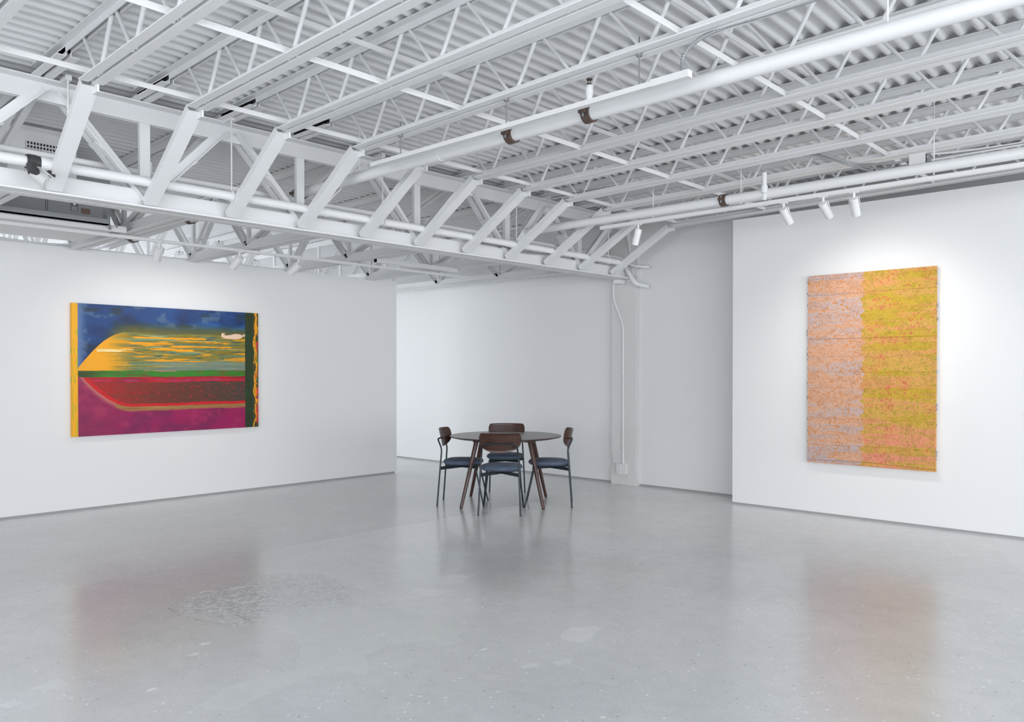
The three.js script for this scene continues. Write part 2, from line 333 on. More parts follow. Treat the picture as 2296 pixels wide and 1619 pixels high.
// ---------------------------------------------------------------- deep roof trusses in the far bay
{
  const build = () => {
    const gs = [];
    const yb = 2.635, ch = (a, b) => doubleAngle(a, b, .012, .05, .1, .008);
    gs.push(['bottom_chord', [...ch(W(0, yb, GV + .13), W(0, yb, 13.15))]]);
    gs.push(['top_chord', doubleAngle(W(0, yTop(5.85), 5.85), W(0, yTop(13.15), 13.15), .012, .055, -.06, .008)]);
    const dd = (v0, y0, v1, y1) => doubleAngle(W(0, y0, v0), W(0, y1, v1), .014, .04, .035, .006);
    gs.push(['diagonal', dd(GV + .14, 3.22, 7.44, 2.70)]);
    for (let n = 0; n < 4; n++) {
      const b = 7.47 + 1.22 * n, t = b + .61;
      gs.push(['diagonal', dd(b + .02, 2.68, t - .02, yTop(t) - .06)]); gs.push(['diagonal', dd(t + .02, yTop(t) - .06, b + 1.19, 2.68)]);
      gs.push(['vertical', box(-.016, .016, 2.66, yTop(b) - .03, b - .02, b + .02)]);
      gs.push(['gusset', box(-.008, .008, 2.64, 2.76, b - .09, b + .09)]);
    }
    return gs.map(([n, q]) => [n, Array.isArray(q) ? mergeGeometries(q.map(flat)) : q]);
  };
  const geos = build();
  const names = ['left of the frame', 'at the left edge of the photo', 'left of the air handler', 'just right of the air handler', 'over the middle of the left wall', 'right of the third left-wall spotlight', 'over the free end of the left wall', 'close to the outer wall'];
  for (let n = -2; n <= 5; n++) {
    const t = thing('roof_truss', 'deep white roof truss beyond the girder, ' + names[n + 2], 'truss', 'deep trusses beyond the girder');
    for (const [nm, g] of geos) part(nm, g, M.steelDull, t);
    t.position.x = 1.665 + 1.2192 * n;
  }
}

// ---------------------------------------------------------------- column at the end of the girder
{
  const c = thing('concrete_column', 'rough white painted concrete column carrying the girder end', 'column');
  const sh = new THREE.Shape(), N = 60, pts = [];
  // front outline with chipped edges (side, height)
  const L = 5.92, Rr = 5.552;
  for (let i = 0; i <= N; i++) { const y = i / N * 2.55; pts.push([L + (y < .19 ? .008 : y > .19 && y < .36 ? -.022 * Math.sin((y - .19) / .17 * Math.PI) : 0) + R(-.004, .003), y]); }
  for (let i = N; i >= 0; i--) { const y = i / N * 2.55; pts.push([Rr + R(-.003, .005), y]); }
  pts.forEach((q, i) => i ? sh.lineTo(q[0], q[1]) : sh.moveTo(q[0], q[1]));
  const g = new THREE.ExtrudeGeometry(sh, { depth: .075, bevelEnabled: true, bevelSize: .005, bevelThickness: .006, bevelSegments: 2 });
  g.applyMatrix4(new THREE.Matrix4().makeBasis(new THREE.Vector3(0, 0, -1), new THREE.Vector3(0, 1, 0), new THREE.Vector3(1, 0, 0)).setPosition(8.205, 0, 0));
  part('shaft', g, M.concrete, c);
  part('upper_pier', box(8.19, 8.28, 2.50, 3.30, 5.60, 5.93), M.concrete, c);
  part('pilaster_strip', box(8.212, 8.27, 2.5, 3.28, 5.545, 5.60), M.concrete, c);
  const h = new THREE.Shape([[8.2, 3.12], [8.2, 2.80], [8.10, 3.12]].map(q => new THREE.Vector2(...q))), hg = new THREE.ExtrudeGeometry(h, { depth: .012, bevelEnabled: false }); hg.translate(0, 0, -5.64);
  part('bracket_plate', hg, M.steel, c);
  part('bearing_box', box(8.05, 8.18, 2.49, 2.54, 5.70, 5.79), M.steel, c);
  const cd = thing('wall_conduit', 'thin white conduit bent down the face of the column', 'conduit');
  part('conduit_tube', bent([W(8.185, 2.52, 5.885), W(8.185, 2.33, 5.885), W(8.185, 1.97, 5.735), W(8.185, .255, 5.735)], .05, .011), M.pipe, cd);
  part('strap', box(8.188, 8.200, .245, .29, 5.715, 5.755), M.pipe, cd);
  const ob = thing('outlet_box', 'white electrical outlet box near the foot of the column', 'outlet');
  part('box_body', box(8.148, 8.202, .135, .265, 5.68, 5.815), M.plastic, ob);
  part('face_plate', box(8.142, 8.149, .14, .26, 5.735, 5.805), M.white, ob);
  for (const y of [.165, .175, .225, .235]) part('slot', box(8.1405, 8.1425, y, y + .006, y % .02 > .01 ? 5.765 : 5.77, y % .02 > .01 ? 5.769 : 5.774), M.black, ob);
  const st = thing('drain_pipe', 'white pipe bending down and out beside the column top', 'pipe');
  part('elbow_pipe', bent([W(8.12, 2.72, 5.66), W(8.10, 2.66, 5.63), W(8.10, 2.47, 5.49), W(8.26, 2.45, 5.42)], .05, .027, 14), M.pipe, st);
}

// ---------------------------------------------------------------- sprinkler and service pipes
function coupling(parent, at, axis, r, s = 1) {      // grooved clamp with two bolts
  const a = axis.clone().normalize(), A = at.clone().addScaledVector(a, -.028 * s), B = at.clone().addScaledVector(a, .028 * s);
  const c = part('clamp', rod(A, B, r * 1.32, 20), M.brown, parent, 'brown cast pipe clamp');
  const side = new THREE.Vector3().crossVectors(a, new THREE.Vector3(0, 1, 0)).normalize();
  for (const q of [-1, 1]) {
    const p = at.clone().addScaledVector(side, q * r * 1.5); part('bolt', rod(p.clone().add(new THREE.Vector3(0, -.03, 0)), p.clone().add(new THREE.Vector3(0, .03, 0)), .007, 8), M.bareSteel, c);
    part('ear', new THREE.BoxGeometry(.04, .022, .04).translate(p.x, p.y, p.z), M.brown, c);
  }
}
{
  const p1 = thing('sprinkler_main', 'thick white pipe running along the front of the girder', 'pipe');
  part('pipe_run', rod(W(-4.9, 2.70, 5.50), W(7.78, 2.70, 5.50), .033, 20), M.pipe, p1);
  for (const u of [3.66, 4.86, 5.9, 7.02]) part('sleeve', rod(W(u - .06, 2.70, 5.50), W(u + .06, 2.70, 5.50), .0365, 20), M.pipe, p1);
  for (const u of [1.785, 2.885, 4.27, 5.97, 7.55]) { part('hanger_rod', rod(W(u, 2.73, 5.50), W(u, GT + .015, 5.50), .0055, 8), M.pipe, p1); part('hanger_ring', new THREE.TorusGeometry(.038, .006, 6, 18).rotateY(Math.PI / 2).translate(u, 2.70, -5.50), M.pipe, p1); part('beam_clamp', box(u - .018, u + .018, GT - .012, GT + .022, 5.485, 5.60), M.pipe, p1); }
  part('dark_coupling', [rod(W(1.545, 2.70, 5.50), W(1.625, 2.70, 5.50), .043, 22), rod(W(1.555, 2.70, 5.50), W(1.60, 2.70, 5.50), .046, 22), rod(W(1.57, 2.68, 5.47), W(1.575, 2.625, 5.45), .032, 16)], M.darkPipe, p1, 'black rubber pipe coupling');
  part('white_sleeve', rod(W(1.62, 2.70, 5.50), W(1.70, 2.70, 5.50), .046, 22), M.pipe, p1);
  part('black_band', rod(W(1.698, 2.70, 5.50), W(1.704, 2.70, 5.50), .047, 22), M.black, p1);
  part('black_tape', box(1.66, 1.70, 2.625, 2.66, 5.47, 5.51), M.black, p1);
  const flap = new THREE.CylinderGeometry(.045, .045, .11, 20, 1, true, .4, 3.6); flap.rotateZ(Math.PI / 2 - .35).rotateY(.5).translate(1.62, 2.60, -5.44);
  const flapM = M.white.clone(); flapM.side = THREE.DoubleSide;
  part('torn_sleeve', flap, flapM, p1, 'torn white insulation sleeve hanging open');

  const p2 = thing('service_pipe', 'thinner white pipe behind the girder webs', 'pipe');
  part('pipe_run', rod(W(-4.9, 2.85, 5.88), W(8.05, 2.85, 5.88), .021, 16), M.pipe, p2);
  part('pipe_end', bent([W(8.0, 2.85, 5.88), W(8.1, 2.80, 5.7), W(8.12, 2.70, 5.56), W(8.20, 2.67, 5.36)], .05, .018), M.pipe, p2);
  for (const u of [2.45, 4.55]) { part('hanger_rod', rod(W(u, 2.87, 5.88), W(u, 3.3, 5.88), .005, 8), M.pipe, p2); part('hanger_strap', box(u - .008, u + .008, 2.82, 2.93, 5.855, 5.905), M.pipe, p2); }

  const p3 = thing('branch_pipe', 'thick white sprinkler branch pipe over the table side of the room', 'pipe');
  const y3 = 2.925, u3 = 3.735;
  part('pipe_run', rod(W(u3, y3, -3.3), W(u3, y3, 5.98), .041, 22), M.pipe, p3);
  for (const v of [3.48, 2.86]) coupling(p3, W(u3, y3, v), new THREE.Vector3(0, 0, 1), .041);
  part('sleeve', rod(W(u3, y3, 4.15), W(u3, y3, 4.21), .044, 20), M.pipe, p3);
  const up = part('riser', [rod(W(u3, y3, 2.86), W(u3, 3.09, 2.86), .019, 14), rod(W(u3, 3.03, 2.86), W(u3, 3.085, 2.86), .023, 14)], M.pipe, p3);
  part('sprinkler_head', [rod(W(u3 - .012, 3.09, 2.86), W(u3 - .012, 3.125, 2.86), .003, 6), rod(W(u3 + .012, 3.09, 2.86), W(u3 + .012, 3.125, 2.86), .003, 6), rod(W(u3, 3.122, 2.86), W(u3, 3.128, 2.86), .018, 12), rod(W(u3, 3.09, 2.86), W(u3, 3.10, 2.86), .014, 10)], M.brown, up);
  coupling(p3, W(u3 + .02, y3, 5.99), new THREE.Vector3(0, 0, 1), .041, 1.2);
  const r2 = part('riser', rod(W(u3 + .02, y3, 6.0), W(u3 + .02, 3.19, 6.0), .019, 14), M.bareSteel, p3);
  part('tee', cone(W(u3 + .02, y3, 6.0), W(u3 + .02, 3.0, 6.0), .034, .024), M.brown, r2);
  part('nut', rod(W(u3 + .02, 3.16, 6.0), W(u3 + .02, 3.20, 6.0), .024, 8), M.bareSteel, r2);
  for (const v of [5.1, 1.2]) part('hanger_rod', rod(W(u3, y3 + .03, v), W(u3, yTop(v), v), .005, 8), M.pipe, p3);

  const p4 = thing('branch_pipe', 'thick white sprinkler branch pipe above the right wall spotlights', 'pipe');
  const y4 = 2.892, u4 = 6.30;
  part('pipe_run', rod(W(u4, y4, -3.3), W(u4, y4, 6.6), .040, 22), M.pipe, p4);
  coupling(p4, W(u4, y4, 3.36), new THREE.Vector3(0, 0, 1), .040, 1);
  for (const [v] of [[4.1], [3.22], [1.71]]) { part('hanger_rod', rod(W(u4 + .03, y4 - .05, v), W(u4 + .03, yTop(v), v), .0045, 8), M.pipe, p4); }
  const r4 = part('riser', [rod(W(u4 - .03, y4, 2.98), W(u4 - .03, 3.06, 2.98), .020, 14), rod(W(u4 - .03, y4, 2.98), W(u4 - .03, 2.95, 2.98), .028, 14)], M.pipe, p4);
  part('sprinkler_head', [rod(W(u4 - .045, 2.845, 2.98), W(u4 - .015, 2.845, 2.98), .012, 10), rod(W(u4 - .03, 2.84, 2.98), W(u4 - .03, 2.90, 2.98), .014, 10)], M.pipe, r4);
}
// upright sprinkler head beyond the girder, right of centre
{
  const s = thing('sprinkler_riser', 'grey pipe drop with a sprinkler head beyond the girder', 'sprinkler');
  part('drop_pipe', rod(W(6.05, 2.95, 6.75), W(6.05, 3.27, 6.75), .018, 12), M.bareSteel, s);
  part('sprinkler_head', [rod(W(6.05, 3.10, 6.75), W(6.05, 3.17, 6.75), .026, 12), rod(W(6.05, 3.17, 6.75), W(6.05, 3.20, 6.75), .012, 8)], M.brown, s);
  const p = thing('branch_pipe', 'white pipe with brown clamps above the left wall top', 'pipe');
  part('pipe_run', rod(W(3.25, 2.70, 9.6), W(3.25, 2.78, 6.3), .03, 16), M.pipe, p);
  coupling(p, W(3.25, 2.735, 8.2), new THREE.Vector3(0, -.02, 1), .03, 1);
  coupling(p, W(3.25, 2.765, 6.95), new THREE.Vector3(0, -.02, 1), .03, 1);
}

// ---------------------------------------------------------------- lighting tracks and spotlights
function spot(name, label, group, at, target, r, len, power, lamp = true) {   // at: pivot point just under the rail
  const g = thing(name, label, 'spotlight', group);
  const d = new THREE.Vector3().subVectors(target, at).normalize();
  part('adapter', [new THREE.BoxGeometry(.035, .035, .06).translate(at.x, at.y + .055, at.z), rod(new THREE.Vector3(at.x, at.y + .04, at.z), new THREE.Vector3(at.x, at.y - .005, at.z), .011, 10)], M.white, g);
  const side = new THREE.Vector3().crossVectors(d, new THREE.Vector3(0, 1, 0)).normalize(), A = at.clone().addScaledVector(d, -.02).add(new THREE.Vector3(0, -.02, 0)), B = A.clone().addScaledVector(d, len);
  const q = new THREE.Quaternion().setFromUnitVectors(new THREE.Vector3(0, 1, 0), d);
  const can = new THREE.LatheGeometry([[0, 0], [r * .85, 0], [r, .006], [r, len], [r * .9, len], [r * .88, len - .03], [0, len - .03]].map(p => new THREE.Vector2(...p)), 28); can.applyQuaternion(q).translate(A.x, A.y, A.z);
  part('can', can, M.white, g);
  const yk = [];
  for (const s of [-1, 1]) { const p = A.clone().addScaledVector(side, s * (r + .006)); yk.push(bar(rect(.012, .003), new THREE.Vector3(at.x + side.x * s * (r + .006), at.y, at.z + side.z * s * (r + .006)), p.clone().addScaledVector(d, len * .45).add(new THREE.Vector3(0, .0, 0)), side)); }
  yk.push(bar(rect(.012, .003), at.clone().addScaledVector(side, -(r + .006)), at.clone().addScaledVector(side, r + .006)));
  part('yoke', yk, M.white, g);
  const lens = new THREE.CircleGeometry(r * .84, 24); lens.applyQuaternion(new THREE.Quaternion().setFromUnitVectors(new THREE.Vector3(0, 0, 1), d)); const lp = A.clone().addScaledVector(d, len - .027); lens.translate(lp.x, lp.y, lp.z);
  part('lamp_lens', lens, M.lampGlow, g);
  if (lamp) {
    const L = new THREE.SpotLight(new THREE.Color(1.0, .975, .94), power, 0, .85, 1, 2); L.position.copy(A.clone().addScaledVector(d, len + .004)); L.target.position.copy(target); L.castShadow = true; L.shadow.radius = 1.3;
    scene.add(L); scene.add(L.target); L.target.name = 'aim_point';
  }
  return g;
}
// rails
solo('track_rail', bar(rect(.034, .026), W(-1.5, 2.607, 7.35), W(7.05, 2.607, 7.35)), M.white, 'long white lighting rail in front of the left wall', 'rail');
for (const u of [2.70, 4.12, 5.36, 6.54]) solo('rail_stem', [rod(W(u + .03, 2.60, 7.35), W(u + .03, 2.66, 7.35), .004, 6), box(u - .01, u + .07, 2.648, 2.656, 7.335, 7.365)], M.bareSteel, `short steel stem holding the left wall rail${u < 3 ? ' under the air handler truss' : u < 5 ? ' beside the middle spotlight' : u < 6 ? ' right of the third spotlight' : ' near its free end'}`, 'stem', 'stems of the left wall rail');
{
  const t = thing('track_rail', 'white lighting rail hung beside the middle branch pipe', 'rail');
  part('rail', bar([[-.018, -.014], [-.006, -.014], [-.006, .004], [.006, .004], [.006, -.014], [.018, -.014], [.018, .014], [-.018, .014]], W(3.494, 2.888, 2.25), W(3.494, 2.888, 4.62)), M.white, t);
  part('feed_box', box(3.474, 3.514, 2.872, 2.908, 2.05, 2.27), M.white, t);
  for (const v of [4.30, 3.30, 2.35]) { part('hanger_rod', rod(W(3.494, 2.90, v), W(3.494, yBot(v) + .09, v), .0042, 8), M.bareSteel, t); part('hanger_nut', rod(W(3.494, yBot(v) - .012, v), W(3.494, yBot(v), v), .016, 8), M.bareSteel, t); }
  const f = solo('flex_conduit', tube([W(3.494, 2.91, 2.09), W(3.494, 2.98, 2.09), W(3.50, 3.04, 2.02), W(3.52, 3.075, 1.88), W(3.54, 3.08, 1.70), W(3.54, 3.075, 1.2)], .009, 60), M.galv, 'grey flexible conduit rising from the middle rail', 'conduit');
  // ribs of the flexible conduit
  const c = new THREE.CatmullRomCurve3([W(3.494, 2.91, 2.09), W(3.494, 2.98, 2.09), W(3.50, 3.04, 2.02), W(3.52, 3.075, 1.88), W(3.54, 3.08, 1.70)]);
  const ribs = []; for (let i = 0; i < 34; i++) { const p = c.getPointAt(i / 34), tg = c.getTangentAt(i / 34); const q = new THREE.TorusGeometry(.0095, .0025, 5, 12); q.applyQuaternion(new THREE.Quaternion().setFromUnitVectors(new THREE.Vector3(0, 0, 1), tg)); q.translate(p.x, p.y, p.z); ribs.push(q); }
  part('ribs', ribs, M.galv, f);
}
solo('track_rail', bar(rect(.036, .032), W(6.395, 2.832, -3.2), W(6.395, 2.832, 4.75)), M.white, 'white lighting rail under the right branch pipe', 'rail');
const LA = W(3.84, 1.50, 8.70), LB = W(7.78, 1.52, 2.65);
spot('track_spotlight', 'white track spotlight, leftmost of three before the left wall', 'left wall spotlights', W(3.145, 2.548, 7.35), W(3.40, 1.50, 8.70), .04, .15, 4.2 * GAIN.A);
spot('track_spotlight', 'white track spotlight, middle of three before the left wall', 'left wall spotlights', W(3.935, 2.548, 7.35), W(3.70, 1.55, 8.70), .04, .15, 4.2 * GAIN.A);
spot('track_spotlight', 'white track spotlight, rightmost of three before the left wall', 'left wall spotlights', W(4.595, 2.548, 7.35), W(4.2, 1.55, 8.70), .04, .15, 4.2 * GAIN.A);
spot('track_spotlight', 'white track spotlight, leftmost of three above the orange painting', 'right wall spotlights', W(6.395, 2.772, 2.87), W(7.78, 1.55, 2.72), .034, .155, 4.6 * GAIN.B);
spot('track_spotlight', 'white track spotlight, middle of three above the orange painting', 'right wall spotlights', W(6.395, 2.772, 2.54), W(7.78, 1.75, 2.40), .034, .155, 4.6 * GAIN.B);
spot('track_spotlight', 'white track spotlight, rightmost of three above the orange painting', 'right wall spotlights', W(6.395, 2.772, 2.30), W(7.78, 1.30, 2.50), .034, .155, 4.6 * GAIN.B);
spot('track_spotlight', 'white track spotlight hanging near the column', 'right wall spotlights', W(6.395, 2.772, 4.31), W(6.30, .3, 5.0), .034, .155, 5 * GAIN.C);
// spotlight on the passage wall, behind the left partition
spot('track_spotlight', 'white track spotlight behind the left partition aimed at the outer wall', 'passage spotlight', W(6.75, 2.56, 9.75), W(8.26, 1.75, 10.2), .04, .15, 3 * GAIN.P);
solo('track_rail', bar(rect(.034, .026), W(6.75, 2.617, 9.0), W(6.75, 2.617, 11.6)), M.white, 'white lighting rail in the passage behind the left wall', 'rail');
solo('tube_light', [box(5.34, 6.54, 2.600, 2.645, 6.98, 7.03), box(5.34, 5.36, 2.597, 2.648, 6.977, 7.033), box(6.52, 6.54, 2.597, 2.648, 6.977, 7.033)], M.white, 'long white unlit strip fixture beyond the girder near the passage', 'fixture');

// ---------------------------------------------------------------- air handler, upper left
{
  const h = thing('air_handler', 'grey metal air handler with white grille box at upper left', 'air handler');
  part('cabinet', box(1.30, 2.60, 2.715, 3.06, 7.18, 7.95), M.galv, h, 'grey galvanised cabinet');
  part('corner_trim', box(2.60, 2.665, 2.735, 3.06, 7.20, 7.95), M.galv, h);
  part('cabinet_seam', [box(2.155, 2.16, 2.72, 3.05, 7.176, 7.182), box(2.17, 2.174, 2.72, 3.05, 7.176, 7.182)], M.galvDark, h);
  part('support_channel', [box(1.2, 2.62, 2.655, 2.70, 7.10, 7.16), box(1.2, 2.62, 2.655, 2.66, 7.10, 7.30)], M.galv, h);
  part('dark_rail', box(1.2, 2.60, 2.665, 2.712, 7.19, 7.22), M.galvDark, h);
  part('drain_pan', box(1.2, 2.74, 2.645, 2.66, 7.34, 8.2), M.steelDull, h);
  part('front_angle', box(1.2, 2.80, 2.62, 2.672, 7.20, 7.235), M.steel, h);
  const pl = part('plenum', [box(1.84, 2.26, 2.93, 3.29, 6.86, 7.18)], M.steel, h, 'white sheet metal plenum');
  part('flange', box(1.80, 2.28, 2.90, 3.255, 6.845, 6.862), M.steel, pl);
  const gr = part('grille', box(1.926, 2.20, 3.06, 3.165, 6.843, 6.846), M.black, h, 'black square openings of the grille');
  const bars = []; for (let i = 0; i <= 12; i++) bars.push(box(1.922 + i * .0222, 1.9275 + i * .0222, 3.055, 3.168, 6.826, 6.845)); for (let i = 0; i <= 4; i++) bars.push(box(1.922, 2.196, 3.055 + i * .0275, 3.063 + i * .0275, 6.828, 6.845));
  for (const b of bars) part('grille_bar', b, M.steel, gr);
  part('rating_plate', box(2.345, 2.40, 2.745, 2.82, 7.176, 7.181), M.galvDark, h, 'dark printed warning label');
  part('rating_print', [box(2.363, 2.383, 2.792, 2.812, 7.174, 7.177), ...[0, 1, 2, 3].map(i => box(2.35, 2.393, 2.75 + i * .009, 2.753 + i * .009, 7.174, 7.177))], M.white, h);
  part('brown_label', box(2.425, 2.495, 2.735, 2.778, 7.176, 7.181), std(.22, .14, .11, .7), h, 'brown paper label');
  part('drain_elbow', bent([W(2.63, 2.74, 7.15), W(2.63, 2.66, 7.15), W(2.66, 2.64, 7.2)], .03, .014), M.galv, h);
  part('power_cable', tube([W(2.66, 3.0, 7.16), W(2.68, 2.8, 7.15), W(2.70, 2.70, 7.17), W(2.73, 2.64, 7.22)], .006, 30), M.wire, h);
}
// wall-top cables and electrical boxes above the left partition
solo('cable_bundle', [tube([W(1.2, 2.70, 8.8), W(2.0, 2.69, 8.82), W(2.55, 2.672, 8.80), W(2.85, 2.69, 8.85), W(3.1, 2.72, 9.1)], .018, 40), tube([W(1.2, 2.72, 8.83), W(2.1, 2.70, 8.80), W(2.7, 2.674, 8.79), W(3.4, 2.67, 8.80), W(4.6, 2.672, 8.80)], .008, 50), tube([W(2.2, 2.69, 8.85), W(3.2, 2.672, 8.81), W(4.4, 2.675, 8.83), W(5.6, 2.67, 8.80)], .007, 50)], M.steelDull, 'bundle of pale cables lying on top of the left wall', 'cables');
{
  const b = thing('switch_box', 'grey electrical switch box on a slotted strut beyond the left wall', 'switch box');
  const v = 9.6;
  part('strut', box(4.60, 4.66, 2.45, 3.25, v, v + .04), M.steel, b);
  for (let i = 0; i < 7; i++) part('strut_slot', rod(W(4.63, 2.75 + i * .06, v - .002), W(4.63, 2.75 + i * .06, v + .002), .010, 12), M.black, b);
  part('box_left', box(4.47, 4.585, 2.82, 3.06, v - .02, v + .06), M.steelDull, b); part('box_right', box(4.68, 4.72, 2.80, 3.04, v - .02, v + .05), M.steelDull, b);
  part('conduit', tube([W(4.53, 2.82, v + .02), W(4.53, 2.70, v + .02), W(4.48, 2.62, v + .02), W(4.36, 2.60, v)], .02, 24), M.pipe, b);
}
// conduits and junction box near the right wall
{
  const jb = thing('junction_box', 'square white junction box on the right branch pipe', 'junction box');
  part('box_body', box(6.44, 6.50, 2.94, 3.042, 1.80, 1.905), M.white, jb); part('cover', box(6.432, 6.44, 2.936, 3.046, 1.796, 1.909), M.white, jb);
  part('side_slot', box(6.45, 6.46, 2.95, 3.035, 1.795, 1.80), M.black, jb);
  for (const y of [2.955, 2.985, 3.0, 3.03]) part('connector', rod(W(6.47, y, 1.80), W(6.47, y, 1.765), .011, 10), M.galv, jb);
  for (const [y, dy, i] of [[2.955, .01, 0], [2.985, .0, 1], [3.0, -.005, 2], [3.03, -.03, 3]]) {
    solo('flex_conduit', tube([W(6.47, y, 1.77), W(6.47, y + dy * .5, 1.6), W(6.46, y + dy, 1.2), W(6.46, y + dy + .005 * i, .6), W(6.45, y + dy, -.5)], .0075, 40), i === 2 ? M.wire : M.pipe, `flexible conduit leaving the junction box to the right, ${['lowest', 'second lowest', 'dark third', 'highest'][i]} of four`, 'conduit', 'conduits right of the junction box');
  }
  [[2.955, 0], [2.98, 1], [3.015, 2]].forEach(([y, i]) => solo('flex_conduit', tube([W(6.47, y, 1.90), W(6.46, y - .01, 2.02), W(6.44, y + .005, 2.16), W(6.40, 3.03 + .008 * i, 2.32), W(6.20 - .05 * i, 3.09 + .01 * i, 2.50), W(5.99, 3.10, 2.72), W(5.94, 3.095, 3.1), W(5.935, 3.085, 3.9), W(5.93, 3.10, 4.6 + .2 * i)], .0085, 90), i === 1 ? M.wire : M.galv, `grey flexible conduit climbing left from the junction box onto the joist, ${['lowest', 'middle', 'top'][i]} of three`, 'conduit', 'conduits over the joist'));
  solo('loose_wire', tube([W(6.75, 3.10, 5.0), W(6.70, 3.02, 5.15), W(6.66, 2.95, 5.25), W(6.60, 2.90, 5.30)], .005, 30), M.wire, 'thin dark wire hanging beside the ninth brace', 'wire');
  solo('loose_cable', tube([W(5.6, 2.69, 5.62), W(5.85, 2.685, 5.60), W(6.2, 2.66, 5.6), W(6.55, 2.68, 5.58), W(6.75, 2.73, 5.58)], .009, 40), M.wire, 'dark cable sagging along the lower girder chord', 'cable');
}
// glass lamp at the top edge of the photo
{
  const l = thing('jar_lamp', 'clear glass jar lamp at the top edge of the photo', 'lamp');
  const g = new THREE.LatheGeometry([[.001, -.06], [.03, -.055], [.045, -.03], [.048, 0], [.044, .03], [.041, .03], [.045, 0], [.042, -.028], [.028, -.05], [.001, -.055]].map(p => new THREE.Vector2(...p)), 24); g.translate(1.62, 3.14, -3.05);
  part('glass_jar', g, M.glassSolid, l); part('socket', rod(W(1.62, 3.165, 3.05), W(1.62, 3.30, 3.05), .03, 16), M.white, l);
}

